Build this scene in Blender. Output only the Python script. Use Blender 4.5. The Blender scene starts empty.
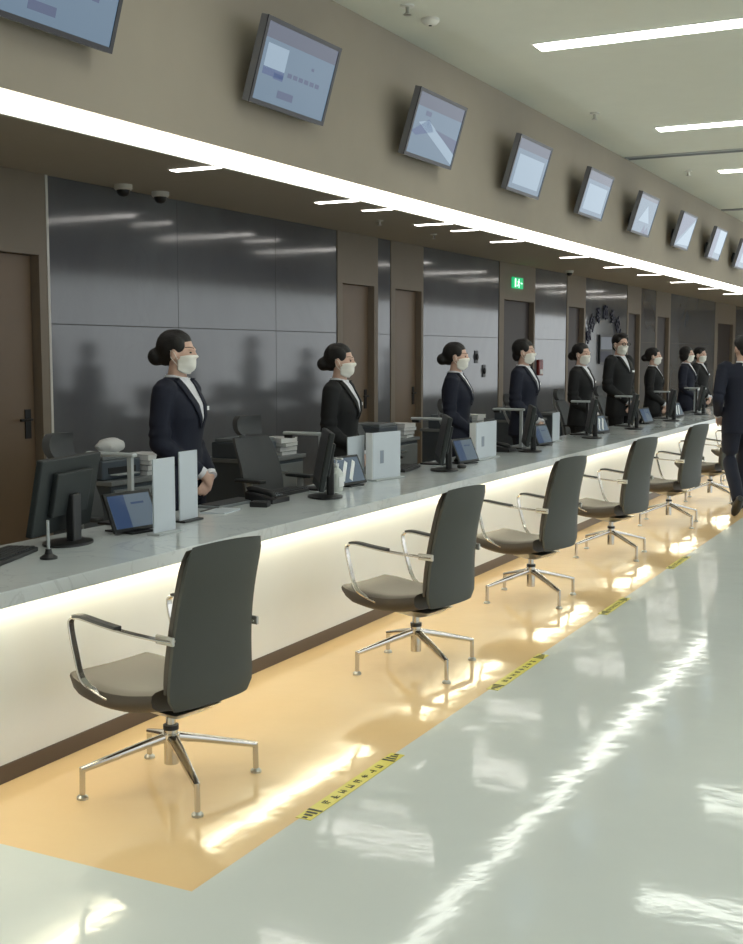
import bpy, bmesh, math, random
from mathutils import Vector, Matrix
from mathutils.bvhtree import BVHTree
random.seed(7)
PI = math.pi
S = bpy.context.scene
COL = S.collection

# ------------------------------------------------------------------ camera
cam_d = bpy.data.cameras.new('camera'); cam = bpy.data.objects.new('camera', cam_d); COL.objects.link(cam)
cam_d.sensor_fit = 'HORIZONTAL'; cam_d.sensor_width = 36.0; cam_d.lens = 1190.0/743.0*36.0
cam_d.clip_end = 200
cam.location = (0, 0, 1.6)
cam.rotation_euler = (math.radians(90-5.7106), 0, math.radians(27.157))
S.camera = cam
# ------------------------------------------------------------------ world
w = bpy.data.worlds.new('world'); S.world = w; w.use_nodes = True
bg = w.node_tree.nodes['Background']; bg.inputs[0].default_value = (0.93, 0.98, 1.0, 1); bg.inputs[1].default_value = 1.05
S.view_settings.view_transform = 'Standard'; S.view_settings.look = 'None'
S.view_settings.gamma = 1; S.view_settings.use_curve_mapping = False
S.view_settings.exposure = 0.68
HALL_E, STRIP_E, CLERK_E, LED_E = 8, 4.2, 6.5, 9.0
S.cycles.use_denoising = True
S.cycles.max_bounces = 8

# ------------------------------------------------------------------ materials
def srgb(c):
    return tuple(((v/255)/12.92 if v/255 <= .04045 else ((v/255+.055)/1.055)**2.4) for v in c)
def mat(name, rgb, rough=.5, metal=0, spec=.5, var=0, scale=6, bump=0, bscale=60, emit=None, estr=0, alpha=None, coat=0):
    m = bpy.data.materials.new(name); m.use_nodes = True
    nt = m.node_tree; b = nt.nodes['Principled BSDF']
    c = srgb(rgb)
    b.inputs['Base Color'].default_value = (*c, 1); b.inputs['Roughness'].default_value = rough
    b.inputs['Metallic'].default_value = metal; b.inputs['Specular IOR Level'].default_value = spec
    b.inputs['Coat Weight'].default_value = coat; b.inputs['Coat Roughness'].default_value = .05
    tc = nt.nodes.new('ShaderNodeTexCoord')
    n = nt.nodes.new('ShaderNodeTexNoise'); n.inputs['Scale'].default_value = scale; n.inputs['Detail'].default_value = 4
    nt.links.new(tc.outputs['Object'], n.inputs['Vector'])
    r = nt.nodes.new('ShaderNodeMixRGB')
    v = var if var else .04
    r.inputs[1].default_value = (*[max(0, x*(1-v)) for x in c], 1); r.inputs[2].default_value = (*[min(1, x*(1+v)) for x in c], 1)
    nt.links.new(n.outputs['Fac'], r.inputs[0]); nt.links.new(r.outputs[0], b.inputs['Base Color'])
    if bump:
        n2 = nt.nodes.new('ShaderNodeTexNoise'); n2.inputs['Scale'].default_value = bscale
        nt.links.new(tc.outputs['Object'], n2.inputs['Vector'])
        bp = nt.nodes.new('ShaderNodeBump'); bp.inputs['Strength'].default_value = bump; bp.inputs['Distance'].default_value = .01
        nt.links.new(n2.outputs['Fac'], bp.inputs['Height']); nt.links.new(bp.outputs[0], b.inputs['Normal'])
    if emit:
        b.inputs['Emission Color'].default_value = (*srgb(emit), 1); b.inputs['Emission Strength'].default_value = estr
    if alpha is not None:
        b.inputs['Transmission Weight'].default_value = alpha
    return m

M = {}
M['ceil'] = mat('painted ceiling', (212, 215, 205), .9, var=.03)
M['ceil_in'] = mat('clerk side ceiling', (176, 170, 158), .9, var=.03)
M['bulk'] = mat('beige bulkhead paint', (152, 143, 130), .85, var=.04)
M['beige'] = mat('beige wall panel', (138, 128, 114), .6, var=.05)
M['door'] = mat('brown wood veneer', (122, 104, 84), .45, var=.12, scale=3)
M['darkdoor'] = mat('dark brown opening door', (58, 50, 46), .5, var=.1)
M['kick'] = mat('dark bronze plinth', (92, 80, 72), .35, metal=.3)
M['front'] = mat('white backpainted counter front', (234, 238, 240), .35, var=.02)
M['chrome'] = mat('polished chrome', (200, 196, 190), .16, metal=1)
M['chrome2'] = mat('satin aluminium', (190, 190, 186), .3, metal=1)
M['leather'] = mat('grey green leather', (66, 68, 64), .5, var=.05, bump=.08, bscale=200)
M['leather2'] = mat('taupe seat leather', (62, 55, 48), .5, var=.05, bump=.08, bscale=200)
M['black'] = mat('matt black plastic', (24, 25, 27), .4)
M['moncase'] = mat('charcoal monitor plastic', (32, 38, 39), .5)
M['dgrey'] = mat('dark grey plastic', (48, 52, 55), .45)
M['mesh'] = mat('grey mesh fabric', (94, 97, 100), .8, bump=.3, bscale=400)
M['grey'] = mat('mid grey plastic', (120, 126, 130), .5)
M['lgrey'] = mat('light grey plastic', (175, 180, 182), .5)
M['white'] = mat('white plastic', (232, 234, 234), .4)
M['paper'] = mat('white printed card', (196, 204, 212), .35, var=.03)
M['paperink'] = mat('grey print', (140, 150, 165), .5)
M['navy'] = mat('navy wool suit', (11, 17, 38), .8, var=.1, bump=.1, bscale=300)
M['blacksuit'] = mat('black wool suit', (11, 12, 15), .8, var=.1, bump=.1, bscale=300)
M['shirt'] = mat('white cotton shirt', (214, 214, 220), .7)
M['skin'] = mat('skin', (206, 170, 152), .5, var=.05)
M['hair'] = mat('black hair', (15, 12, 12), .6, var=.2, scale=40, bump=.3, bscale=120)
M['maskm'] = mat('white face mask fabric', (235, 232, 224), .8)
M['eye'] = mat('dark eye', (25, 18, 16), .2)
M['lip'] = mat('lip', (160, 90, 84), .5)
M['yellow'] = mat('yellow floor tape', (222, 210, 84), .35, var=.05)
M['glyph'] = mat('black tape print', (40, 40, 25), .5)
M['frame'] = mat('black screen frame', (22, 18, 26), .35)
M['frameside'] = mat('grey screen casing', (105, 105, 110), .4)
M['green'] = mat('green lit exit sign', (20, 120, 70), .5, emit=(40, 190, 120), estr=.6)
M['greenw'] = mat('white lit exit pictogram', (220, 255, 235), .5, emit=(210, 255, 230), estr=1.0)
M['lampbody'] = mat('white lamp casing', (220, 220, 215), .5)
M['darkblue'] = mat('dark blue lettering', (34, 38, 66), .5)
M['poster'] = mat('pale blue notice', (110, 120, 140), .3)
M['red'] = mat('red alarm plastic', (130, 40, 38), .4)
M['shelf'] = mat('blue grey cabinet laminate', (74, 84, 94), .4)
M['seam'] = mat('dark joint', (52, 53, 56), .5)
M['glassc'] = mat('clear bottle plastic', (205, 210, 205), .25)
M['gel'] = mat('hand gel', (190, 196, 190), .2)
M['screen_a'] = mat('screen blue grey', (30, 36, 48), .2, emit=(108, 134, 158), estr=.42)
M['screen_hdr'] = mat('screen header', (30, 36, 48), .2, emit=(92, 98, 120), estr=.40)
M['screen_dk'] = mat('screen picture blue', (30, 36, 48), .2, emit=(76, 98, 146), estr=.40)
M['screen_txt'] = mat('screen text', (30, 36, 48), .2, emit=(84, 96, 132), estr=.40)
M['screen_lt'] = mat('screen light area', (30, 36, 48), .2, emit=(158, 182, 202), estr=.45)
M['tab_scr'] = mat('tablet screen', (30, 36, 48), .15, emit=(112, 128, 142), estr=.33)
M['tab_dk'] = mat('tablet screen blue', (30, 36, 48), .15, emit=(62, 84, 120), estr=.33)

def lamp_mat(name, rgb, s):
    m = bpy.data.materials.new(name); m.use_nodes = True; nt = m.node_tree
    b = nt.nodes['Principled BSDF']; b.inputs['Base Color'].default_value = (.8, .8, .8, 1)
    b.inputs['Emission Color'].default_value = (*srgb(rgb), 1); b.inputs['Emission Strength'].default_value = s
    return m
M['L_hall'] = lamp_mat('hall tube diffuser', (250, 255, 244), HALL_E)
M['L_strip'] = lamp_mat('bulkhead strip diffuser', (252, 255, 244), STRIP_E)
M['L_clerk'] = lamp_mat('clerk tube diffuser', (255, 250, 244), CLERK_E)
M['L_led'] = lamp_mat('warm led strip', (255, 242, 206), LED_E)

# floor: grey polished tile with a warm tile zone before the counter
def floor_mat():
    m = bpy.data.materials.new('polished floor'); m.use_nodes = True; nt = m.node_tree; N = nt.nodes; L = nt.links
    b = N['Principled BSDF']
    tc = N.new('ShaderNodeTexCoord'); sp = N.new('ShaderNodeSeparateXYZ'); L.new(tc.outputs['Object'], sp.inputs[0])
    def math_(op, a, v):
        n = N.new('ShaderNodeMath'); n.operation = op
        for i, q in enumerate((a, v)):
            if isinstance(q, (int, float)): n.inputs[i].default_value = q
            else: L.new(q, n.inputs[i])
        return n.outputs[0]
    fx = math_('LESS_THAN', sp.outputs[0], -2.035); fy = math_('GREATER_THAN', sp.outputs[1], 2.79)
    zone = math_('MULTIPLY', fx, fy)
    n1 = N.new('ShaderNodeTexNoise'); n1.inputs['Scale'].default_value = 1.3; n1.inputs['Detail'].default_value = 5; L.new(tc.outputs['Object'], n1.inputs['Vector'])
    g = N.new('ShaderNodeMixRGB'); g.inputs[1].default_value = (*srgb((214, 220, 219)), 1); g.inputs[2].default_value = (*srgb((226, 231, 229)), 1); L.new(n1.outputs['Fac'], g.inputs[0])
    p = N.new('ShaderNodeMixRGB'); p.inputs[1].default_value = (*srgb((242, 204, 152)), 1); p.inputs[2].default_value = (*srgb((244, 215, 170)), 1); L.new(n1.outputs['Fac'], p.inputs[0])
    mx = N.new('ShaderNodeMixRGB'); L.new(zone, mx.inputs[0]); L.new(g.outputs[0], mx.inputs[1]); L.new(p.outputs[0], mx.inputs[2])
    L.new(mx.outputs[0], b.inputs['Base Color'])
    b.inputs['Roughness'].default_value = .075; b.inputs['Specular IOR Level'].default_value = .42
    n2 = N.new('ShaderNodeTexNoise'); n2.inputs['Scale'].default_value = 4.0; n2.inputs['Detail'].default_value = 4; L.new(tc.outputs['Object'], n2.inputs['Vector'])
    bp = N.new('ShaderNodeBump'); bp.inputs['Strength'].default_value = .2; bp.inputs['Distance'].default_value = .01
    L.new(n2.outputs['Fac'], bp.inputs['Height']); L.new(bp.outputs[0], b.inputs['Normal'])
    return m
M['floor'] = floor_mat()
def marble_mat(name, c1, c2, vein, rough, scale=1.2, spec=.5, veinamt=.35):
    m = bpy.data.materials.new(name); m.use_nodes = True; nt = m.node_tree; N = nt.nodes; L = nt.links
    b = N['Principled BSDF']; tc = N.new('ShaderNodeTexCoord')
    n1 = N.new('ShaderNodeTexNoise'); n1.inputs['Scale'].default_value = scale; n1.inputs['Detail'].default_value = 6; n1.inputs['Distortion'].default_value = .8
    L.new(tc.outputs['Object'], n1.inputs['Vector'])
    r = N.new('ShaderNodeValToRGB'); r.color_ramp.elements[0].position = .35; r.color_ramp.elements[1].position = .65
    r.color_ramp.elements[0].color = (*srgb(c1), 1); r.color_ramp.elements[1].color = (*srgb(c2), 1); L.new(n1.outputs['Fac'], r.inputs[0])
    n2 = N.new('ShaderNodeTexNoise'); n2.inputs['Scale'].default_value = scale*1.6; n2.inputs['Detail'].default_value = 7; n2.inputs['Distortion'].default_value = 2
    L.new(tc.outputs['Object'], n2.inputs['Vector'])
    r2 = N.new('ShaderNodeValToRGB'); e = r2.color_ramp.elements; e[0].position = .485; e[0].color = (0, 0, 0, 1); e[1].position = .515; e[1].color = (0, 0, 0, 1)
    k = r2.color_ramp.elements.new(.5); k.color = (1, 1, 1, 1); L.new(n2.outputs['Fac'], r2.inputs[0])
    mu = N.new('ShaderNodeMath'); mu.operation = 'MULTIPLY'; mu.inputs[1].default_value = veinamt; L.new(r2.outputs[0], mu.inputs[0])
    mx = N.new('ShaderNodeMixRGB'); L.new(mu.outputs[0], mx.inputs[0]); L.new(r.outputs[0], mx.inputs[1]); mx.inputs[2].default_value = (*srgb(vein), 1)
    L.new(mx.outputs[0], b.inputs['Base Color']); b.inputs['Roughness'].default_value = rough; b.inputs['Specular IOR Level'].default_value = spec
    return m
M['marble'] = marble_mat('grey white marble', (196, 203, 206), (210, 215, 216), (165, 168, 170), .12)
M['panel'] = marble_mat('glossy grey stone panel', (98, 100, 105), (116, 120, 125), (106, 108, 112), .1, .5, .68, .3)

# ------------------------------------------------------------------ mesh helpers
def new_obj(name, bm, m, parent=None, smooth=False, bevel=0):
    me = bpy.data.meshes.new(name)
    bmesh.ops.recalc_face_normals(bm, faces=bm.faces)
    bm.to_mesh(me); bm.free()
    for x in (m if isinstance(m, (list, tuple)) else [m]): me.materials.append(M[x] if isinstance(x, str) else x)
    if smooth:
        for p in me.polygons: p.use_smooth = True
        me.set_sharp_from_angle(angle=math.radians(40))
    o = bpy.data.objects.new(name, me); COL.objects.link(o)
    if parent: o.parent = parent
    if bevel:
        b = o.modifiers.new('bevel', 'BEVEL'); b.width = bevel; b.segments = 2; b.limit_method = 'ANGLE'
    return o
def empty(name, loc=(0, 0, 0), rz=0, label=None, cat=None, group=None):
    o = bpy.data.objects.new(name, None); COL.objects.link(o); o.location = loc; o.rotation_euler = (0, 0, rz); o.empty_display_size = .1
    return tag(o, label, cat, group)
def tag(o, label=None, cat=None, group=None, kind=None):
    if label: o['label'] = label
    if cat: o['category'] = cat
    if group: o['group'] = group
    if kind: o['kind'] = kind
    return o
def box(bm, x0, x1, y0, y1, z0, z1, mi=0, mtx=None):
    vs = [Vector((x, y, z)) for z in (z0, z1) for y in (y0, y1) for x in (x0, x1)]
    if mtx: vs = [mtx @ v for v in vs]
    v = [bm.verts.new(p) for p in vs]
    for f in ((0, 1, 3, 2), (4, 5, 7, 6), (0, 1, 5, 4), (2, 3, 7, 6), (0, 2, 6, 4), (1, 3, 7, 5)):
        bm.faces.new([v[i] for i in f]).material_index = mi
    return v
def loft(bm, rings, cap=True, mi=0, closed=True):
    vv = [[bm.verts.new(p) for p in r] for r in rings]
    n = len(vv[0])
    for a, b in zip(vv, vv[1:]):
        for i in range(n if closed else n-1):
            j = (i+1) % n
            bm.faces.new((a[i], a[j], b[j], b[i])).material_index = mi
    if cap:
        bm.faces.new(vv[0][::-1]).material_index = mi; bm.faces.new(vv[-1]).material_index = mi
    return vv
def ring(c, u, v, ru, rv, n=16, e=1.0):
    out = []
    for i in range(n):
        t = 2*PI*i/n; ct, st = math.cos(t), math.sin(t)
        out.append(Vector(c)+u*(ru*math.copysign(abs(ct)**e, ct))+v*(rv*math.copysign(abs(st)**e, st)))
    return out
def frames(pts, up=Vector((0, 0, 1))):
    pts = [Vector(p) for p in pts]; out = []
    for i, p in enumerate(pts):
        d = (pts[min(i+1, len(pts)-1)]-pts[max(i-1, 0)]).normalized()
        u = d.cross(up)
        if u.length < .05: u = d.cross(Vector((1, 0, 0)))
        u.normalize(); v = u.cross(d).normalized(); out.append((p, u, v))
    return out
def tube(bm, pts, radii, n=12, mi=0, up=Vector((0, 0, 1)), e=1.0, rb=None):
    if isinstance(radii, (int, float)): radii = [radii]*len(pts)
    fr = frames(pts, up)
    rings = [ring(p, u, v, r, (r if rb is None else rb if isinstance(rb, (int, float)) else rb[i]), n, e) for i, ((p, u, v), r) in enumerate(zip(fr, radii))]
    loft(bm, rings, mi=mi)
def cyl(bm, c, r, z0, z1, n=24, mi=0, r1=None):
    loft(bm, [ring((c[0], c[1], z), Vector((1, 0, 0)), Vector((0, 1, 0)), rr, rr, n) for z, rr in ((z0, r), (z1, r if r1 is None else r1))], mi=mi)
def lathe(bm, prof, c=(0, 0), n=20, mi=0):
    loft(bm, [ring((c[0], c[1], z), Vector((1, 0, 0)), Vector((0, 1, 0)), r, r, n) for r, z in prof], mi=mi)
def ball(bm, c, r, mi=0, seg=16, rings=10, mtx=None):
    rr = []
    if isinstance(r, (int, float)): r = (r, r, r)
    for k in range(1, rings):
        a = -PI/2+PI*k/rings
        rr.append([Vector((math.cos(a)*math.cos(2*PI*i/seg)*r[0], math.cos(a)*math.sin(2*PI*i/seg)*r[1], math.sin(a)*r[2])) for i in range(seg)])
    T = Matrix.Translation(Vector(c))
    if mtx: T = T @ mtx
    loft(bm, [[T @ p for p in q] for q in rr], mi=mi)
def smooth_path(pts, k=4):
    pts = [Vector(p) for p in pts]; out = []
    for i in range(len(pts)-1):
        p0 = pts[max(i-1, 0)]; p1 = pts[i]; p2 = pts[i+1]; p3 = pts[min(i+2, len(pts)-1)]
        for s in range(k):
            t = s/k
            out.append(.5*((2*p1)+(-p0+p2)*t+(2*p0-5*p1+4*p2-p3)*t*t+(-p0+3*p1-3*p2+p3)*t**3))
    out.append(pts[-1]); return out
BM = bmesh.new
def struct(name, bm, m, **k):
    o = new_obj(name, bm, m, **k); o['kind'] = 'structure'; return o
def copy_tree(o, parent=None):
    c = o.copy(); COL.objects.link(c)
    if parent: c.parent = parent
    for ch in o.children: copy_tree(ch, c)
    return c

# ------------------------------------------------------------------ structure
XW = -6.6; XB = -3.4; ZC = 3.6; ZI = 2.985; ZS = 2.57
Y0, Y1 = -5, 40
b = BM(); box(b, XW-.3, 9, Y0, Y1, -.1, 0); struct('floor', b, 'floor')
b = BM(); box(b, XB-.05, 9, Y0, Y1, ZC, ZC+.1); struct('ceiling', b, 'ceil')
b = BM(); box(b, XW-.3, XB-.2, Y0, Y1, ZI, ZI+.1); struct('ceiling', b, 'ceil_in')
b = BM(); box(b, XB-.2, XB, Y0, Y1, 2.612, ZC); struct('wall_bulkhead', b, 'bulk')
# far cross wall on the clerks' side and behind the hall
b = BM(); box(b, XW-.3, -1.2, Y1, Y1+.2, 0, ZC); struct('wall_far', b, 'beige')
b = BM(); box(b, XW-.3, 9, Y0-.2, Y0, 0, ZC); struct('wall_rear', b, 'bulk')
# back wall: carcass with panels and door bays
b = BM(); box(b, XW-.3, XW-.12, Y0, Y1, 0, ZI); struct('wall_back', b, 'darkdoor')
def panel(y0, y1, n):
    b = BM(); box(b, XW-.12, XW, y0, y1, 0, ZI)
    o = struct('wall_panel_%d' % n, b, 'panel', bevel=.004)
    b = BM(); box(b, XW, XW+.0015, y0+.01, y1-.01, 1.826, 1.834); new_obj('joint', b, 'seam', o)
    if y1-y0 > 3:
        for yy in (y0+(y1-y0)*.36, y0+(y1-y0)*.72):
            b = BM(); box(b, XW, XW+.0012, yy-.002, yy+.002, .01, ZI-.01); new_obj('joint', b, 'seam', o)
doorn = [0]
def bay(y0, y1, d0, d1, ztop, dm, n, handle=True):
    "beige bay with a door recess"
    b = BM()
    box(b, XW-.12, XW+.01, y0, d0, 0, ztop); box(b, XW-.12, XW+.01, d1, y1, 0, ztop); box(b, XW-.12, XW+.01, y0, y1, ztop, ZI)
    struct('wall_bay_%d' % n, b, 'beige')
    doorn[0] += 1
    b = BM(); box(b, XW-.115, XW-.07, d0+.01, d1-.01, .005, ztop-.005)
    o = struct('door_%d' % doorn[0], b, dm, bevel=.003)
    if handle:
        hb = BM(); yy = d1-.09
        box(hb, XW-.07, XW-.06, yy-.03, yy+.03, .93, 1.16)
        tube(hb, [(XW-.06, yy, 1.08), (XW-.02, yy, 1.08), (XW-.015, yy-.03, 1.08), (XW-.015, yy-.13, 1.08)], .011, 8)
        new_obj('door_handle', hb, 'black', o)
panel_edges = []
bay(1.0, 7.26, 6.1, 7.17, 2.36, 'door', 1)
b = BM(); box(b, XW-.12, XW+.015, 7.26, 7.285, 0, ZI); struct('trim_2', b, 'lampbody')
panel(7.29, 12.0, 1)
bay(12.0, 13.02, 12.12, 12.92, 2.40, 'door', 2)
panel(13.02, 13.38, 2)
bay(13.38, 14.34, 13.5, 14.28, 2.40, 'door', 3)
panel(14.34, 17.1, 3)
bay(17.1, 18.72, 17.3, 18.66, 2.42, 'darkdoor', 4, False)
panel(18.72, 20.4, 4)
bay(20.4, 21.5, 20.5, 21.4, 2.42, 'darkdoor', 5, False)
panel(21.5, 24.4, 5)
bay(24.4, 25.5, 24.5, 25.4, 2.42, 'darkdoor', 6, False)
panel(25.5, 26.8, 6)
bay(26.8, 28.2, 26.95, 28.05, 2.42, 'darkdoor', 7, False)
panel(28.2, 33.4, 7)
bay(33.4, 36.4, 33.8, 36.0, 2.42, 'darkdoor', 8, False)
panel(36.4, 40, 8)

# bulkhead strip light, one continuous lamp
t = empty('strip_light', (XB-.08, 17, 2.535), 0, 'long continuous white strip light along the lower edge of the beige bulkhead', 'strip light')
b = BM(); box(b, .02, .078, -21.9, 21.9, 0, .072); new_obj('diffuser', b, 'L_strip', t)
b = BM(); box(b, .0, .02, -21.9, 21.9, -.004, .072); new_obj('housing', b, 'lampbody', t)

def tube_light(name, x0, x1, y, z, wdt, mm, label, group):
    t = empty(name, ((x0+x1)/2, y, z), 0, label, 'ceiling light', group); L = (x1-x0)/2
    b = BM(); box(b, -L-.015, L+.015, -wdt/2-.012, wdt/2+.012, -.006, 0); new_obj('housing', b, 'lampbody', t)
    b = BM(); box(b, -L, L, -wdt/2, wdt/2, -.012, -.0065); new_obj('diffuser', b, mm, t)
hall_lab = {7.66: 'nearest and longest white tube light in the hall ceiling, cut by the right edge',
            10.9: 'white tube light in the hall ceiling, next beyond the nearest one',
            13.7: 'short looking white tube light in the hall ceiling, third from the front'}
for y in (-2.6, .9, 4.4, 7.66, 10.9, 13.7, 17.0, 20.2, 23.4, 26.6, 30, 33.5):
    lab = hall_lab.get(y, 'white tube light in the hall ceiling outside the visible part')
    tube_light('hall_ceiling_light', -2.7, -.1, y, ZC, .17, 'L_hall', lab, 'tube lights across the hall ceiling')
    if y not in (13.7,): pass
for y in (-.8, 4.4, 9.5, 14.5, 20, 26):
    tube_light('hall_ceiling_light', 2.3, 5.5, y, ZC, .17, 'L_hall', 'white tube light in the hall ceiling outside the visible part', 'tube lights across the hall ceiling')
cl = [(7.52, 'white tube light in the clerks\' ceiling nearest the camera, above the first clerk'),
      (9.72, 'white tube light in the clerks\' ceiling, second from the left'),
      (11.88, 'white tube light in the clerks\' ceiling, above the third clerk'),
      (14.1, 'white tube light in the clerks\' ceiling, just left of the exit sign'),
      (16.85, 'white tube light in the clerks\' ceiling, first beyond the exit sign'),
      (19.1, 'white tube light in the clerks\' ceiling, second beyond the exit sign'),
      (21.2, 'white tube light in the clerks\' ceiling, third beyond the exit sign'),
      (23.7, 'white tube light in the clerks\' ceiling, fourth beyond the exit sign'),
      (26.3, 'white tube light in the clerks\' ceiling, fifth beyond the exit sign'),
      (29.0, 'small white tube light far down the clerks\' ceiling'), (5.2, None), (2.9, None)]
for y, lab in cl:
    tube_light('clerk_ceiling_light', -5.55, -4.2, y, ZI, .085, 'L_clerk', lab or 'white tube light in the clerks\' ceiling outside the visible part', 'tube lights across the clerks\' ceiling')
for y, lab in ((10.45, 'thin dim slot light in the clerks\' ceiling beside the second tube light'), (12.62, 'thin dim slot light in the clerks\' ceiling beside the third tube light')):
    tube_light('slot_light', -5.45, -4.95, y, ZI, .05, 'L_clerk', lab, 'thin slot lights')

# hall ceiling slots and small fittings
b = BM(); box(b, -3.38, 2, 12.28, 12.44, ZC-.012, ZC); o = new_obj('ceiling_vent', b, 'lgrey', bevel=.003)
for k in range(3):
    b2 = BM(); box(b2, -3.36, 1.98, 12.31+k*.04, 12.325+k*.04, ZC-.016, ZC-.012); new_obj('slat', b2, 'grey', o)
tag(o, 'long grey slot vent across the hall ceiling beyond the fourth screen', 'vent')
b = BM(); box(b, -3.38, 2, 17.3, 17.46, ZC-.012, ZC); o = new_obj('ceiling_vent', b, 'grey', bevel=.003)
tag(o, 'grey slot vent across the hall ceiling farther away, above the last screens', 'vent')
def sprinkler(x, y, z, lab):
    t = empty('sprinkler_head', (x, y, z), 0, lab, 'sprinkler', 'sprinkler heads')
    b = BM(); cyl(b, (0, 0), .04, -.012, 0); new_obj('escutcheon', b, 'lampbody', t, True)
    b = BM(); cyl(b, (0, 0), .012, -.05, -.012, 12); cyl(b, (0, 0), .024, -.056, -.05, 16); new_obj('nozzle', b, 'chrome2', t, True)
sprinkler(-3.06, 6.42, ZC, 'small sprinkler head in the hall ceiling at the top edge of the photo')
sprinkler(-3.0, 9.94, ZC, 'small sprinkler head in the hall ceiling above the fifth screen')
sprinkler(-3.0, 13.5, ZC, 'small sprinkler head in the hall ceiling beyond the slot vent')
sprinkler(-5.7, 11.3, ZI, 'small sprinkler head in the clerks\' ceiling above the second door')
sprinkler(-5.8, 12.9, ZI, 'small sprinkler head in the clerks\' ceiling above the third clerk')
t = empty('smoke_detector', (-3.06, 6.74, ZC), 0, 'round white smoke detector beside the nearest sprinkler in the hall ceiling', 'smoke detector')
b = BM(); lathe(b, [(.055, 0), (.055, -.015), (.04, -.032), (.012, -.038)]); new_obj('housing', b, 'lampbody', t, True)
b = BM(); cyl(b, (0, 0), .01, -.042, -.036, 12); new_obj('indicator', b, 'dgrey', t)
def dome(x, y, lab, s=1):
    t = empty('dome_camera', (x, y, ZI), 0, lab, 'camera', 'ceiling dome cameras')
    b = BM(); lathe(b, [(.075*s, 0), (.075*s, -.035*s), (.066*s, -.045*s)]); new_obj('housing', b, 'lampbody', t, True)
    b = BM(); lathe(b, [(.055*s, -.045*s), (.052*s, -.07*s), (.035*s, -.092*s), (.008, -.1*s)]); new_obj('lens_dome', b, 'black', t, True)
dome(-6.4, 7.98, 'left one of the two dome cameras under the clerks\' ceiling near the grey panel')
dome(-6.4, 8.48, 'right one of the two dome cameras under the clerks\' ceiling near the grey panel')
dome(-6.3, 19.6, 'small dome camera under the clerks\' ceiling right of the exit sign', .9)

# exit sign
t = empty('exit_sign', (XW+.012, 17.82, 2.69), 0, 'small green lit exit sign on the beige header over the dark doorway', 'exit sign')
b = BM(); box(b, 0, .035, -.22, .22, -.085, .085); new_obj('housing', b, 'green', t, bevel=.004)
b = BM()
ball(b, (.037, .02, .05), (.004, .018, .018), seg=10, rings=6)
tube(b, [(.037, .01, .03), (.037, -.01, -.01)], .013, 6); tube(b, [(.037, -.01, -.01), (.037, .03, -.03), (.037, .02, -.07)], .009, 6)
tube(b, [(.037, -.01, -.01), (.037, -.03, -.04), (.037, -.075, -.045)], .009, 6); tube(b, [(.037, .01, .03), (.037, .05, .01)], .007, 6); tube(b, [(.037, .01, .03), (.037, -.04, .02)], .007, 6)
box(b, .035, .038, -.16, -.11, -.065, .065); box(b, .035, .038, .1, .17, -.01, .01)
new_obj('pictogram', b, 'greenw', t)

# wall lettering in an arc with notice below, far back wall
t = empty('wall_lettering', (XW+.02, 22.75, 1.75), 0, 'arc of dark blue lettering on the grey wall panel behind the tall male clerk', 'wall sign')
rnd = random.Random(3)
for k in range(7):
    a = PI*(.93-.86*k/6); cy = 1.12*math.cos(a)*-1; cz = .58*math.sin(a)+.05
    b = BM(); R = Matrix.Translation((0, cy, cz)) @ Matrix.Rotation((a-PI/2)*.75, 4, 'X')
    box(b, 0, .02, -.13, .13, .05, .09, mtx=R); box(b, 0, .02, -.12, .12, -.1, -.06, mtx=R); box(b, 0, .02, -.02, .02, -.14, .14, mtx=R)
    if k % 2: box(b, 0, .02, -.13, -.09, -.12, .12, mtx=R); box(b, 0, .02, .09, .13, -.12, .12, mtx=R)
    else: box(b, 0, .02, -.1, .1, -.03, .0, mtx=R); box(b, 0, .02, .06, .1, -.14, -.02, mtx=R)
    new_obj('letter', b, 'darkblue', t)
t = empty('notice_board', (XW+.01, 22.8, 1.67), 0, 'pale blue and dark notice board on the wall below the arc of lettering', 'notice board')
b = BM(); box(b, 0, .03, -.42, .42, -.28, .28); new_obj('frame', b, 'dgrey', t)
b = BM(); box(b, .03, .034, -.38, .38, 0, .24); new_obj('notice', b, 'poster', t)
b = BM(); box(b, .03, .034, -.38, .38, -.24, -.04); new_obj('notice', b, 'darkblue', t)
t = empty('fire_alarm', (XW+.0, 18.95, 1.33), 0, 'small red wall alarm beside the dark doorway, right of the fourth clerk\'s mask', 'alarm')
b = BM(); box(b, 0, .05, -.1, .1, -.1, .16); new_obj('casing', b, 'red', t, bevel=.01)
b = BM(); cyl(b, (.05, 0), .001, -.05, -.049, 6); box(b, .05, .056, -.06, .06, -.08, 0); new_obj('label_plate', b, 'white', t)
for zz, yy, lab in ((1.545, 16.2, 'small black intercom knob on the grey panel beside the third clerk'), (1.335, 16.5, 'small black switch on the grey panel, lower of the two fittings beside the third clerk')):
    t = empty('wall_switch', (XW, yy, zz), 0, lab, 'switch', 'wall fittings on the grey panel')
    b = BM(); box(b, 0, .012, -.06, .06, -.09, .09); new_obj('plate', b, 'dgrey', t, bevel=.004)
    b = BM(); ball(b, (.02, 0, .0), (.02, .045, .045)); new_obj('knob', b, 'black', t, True)

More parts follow.
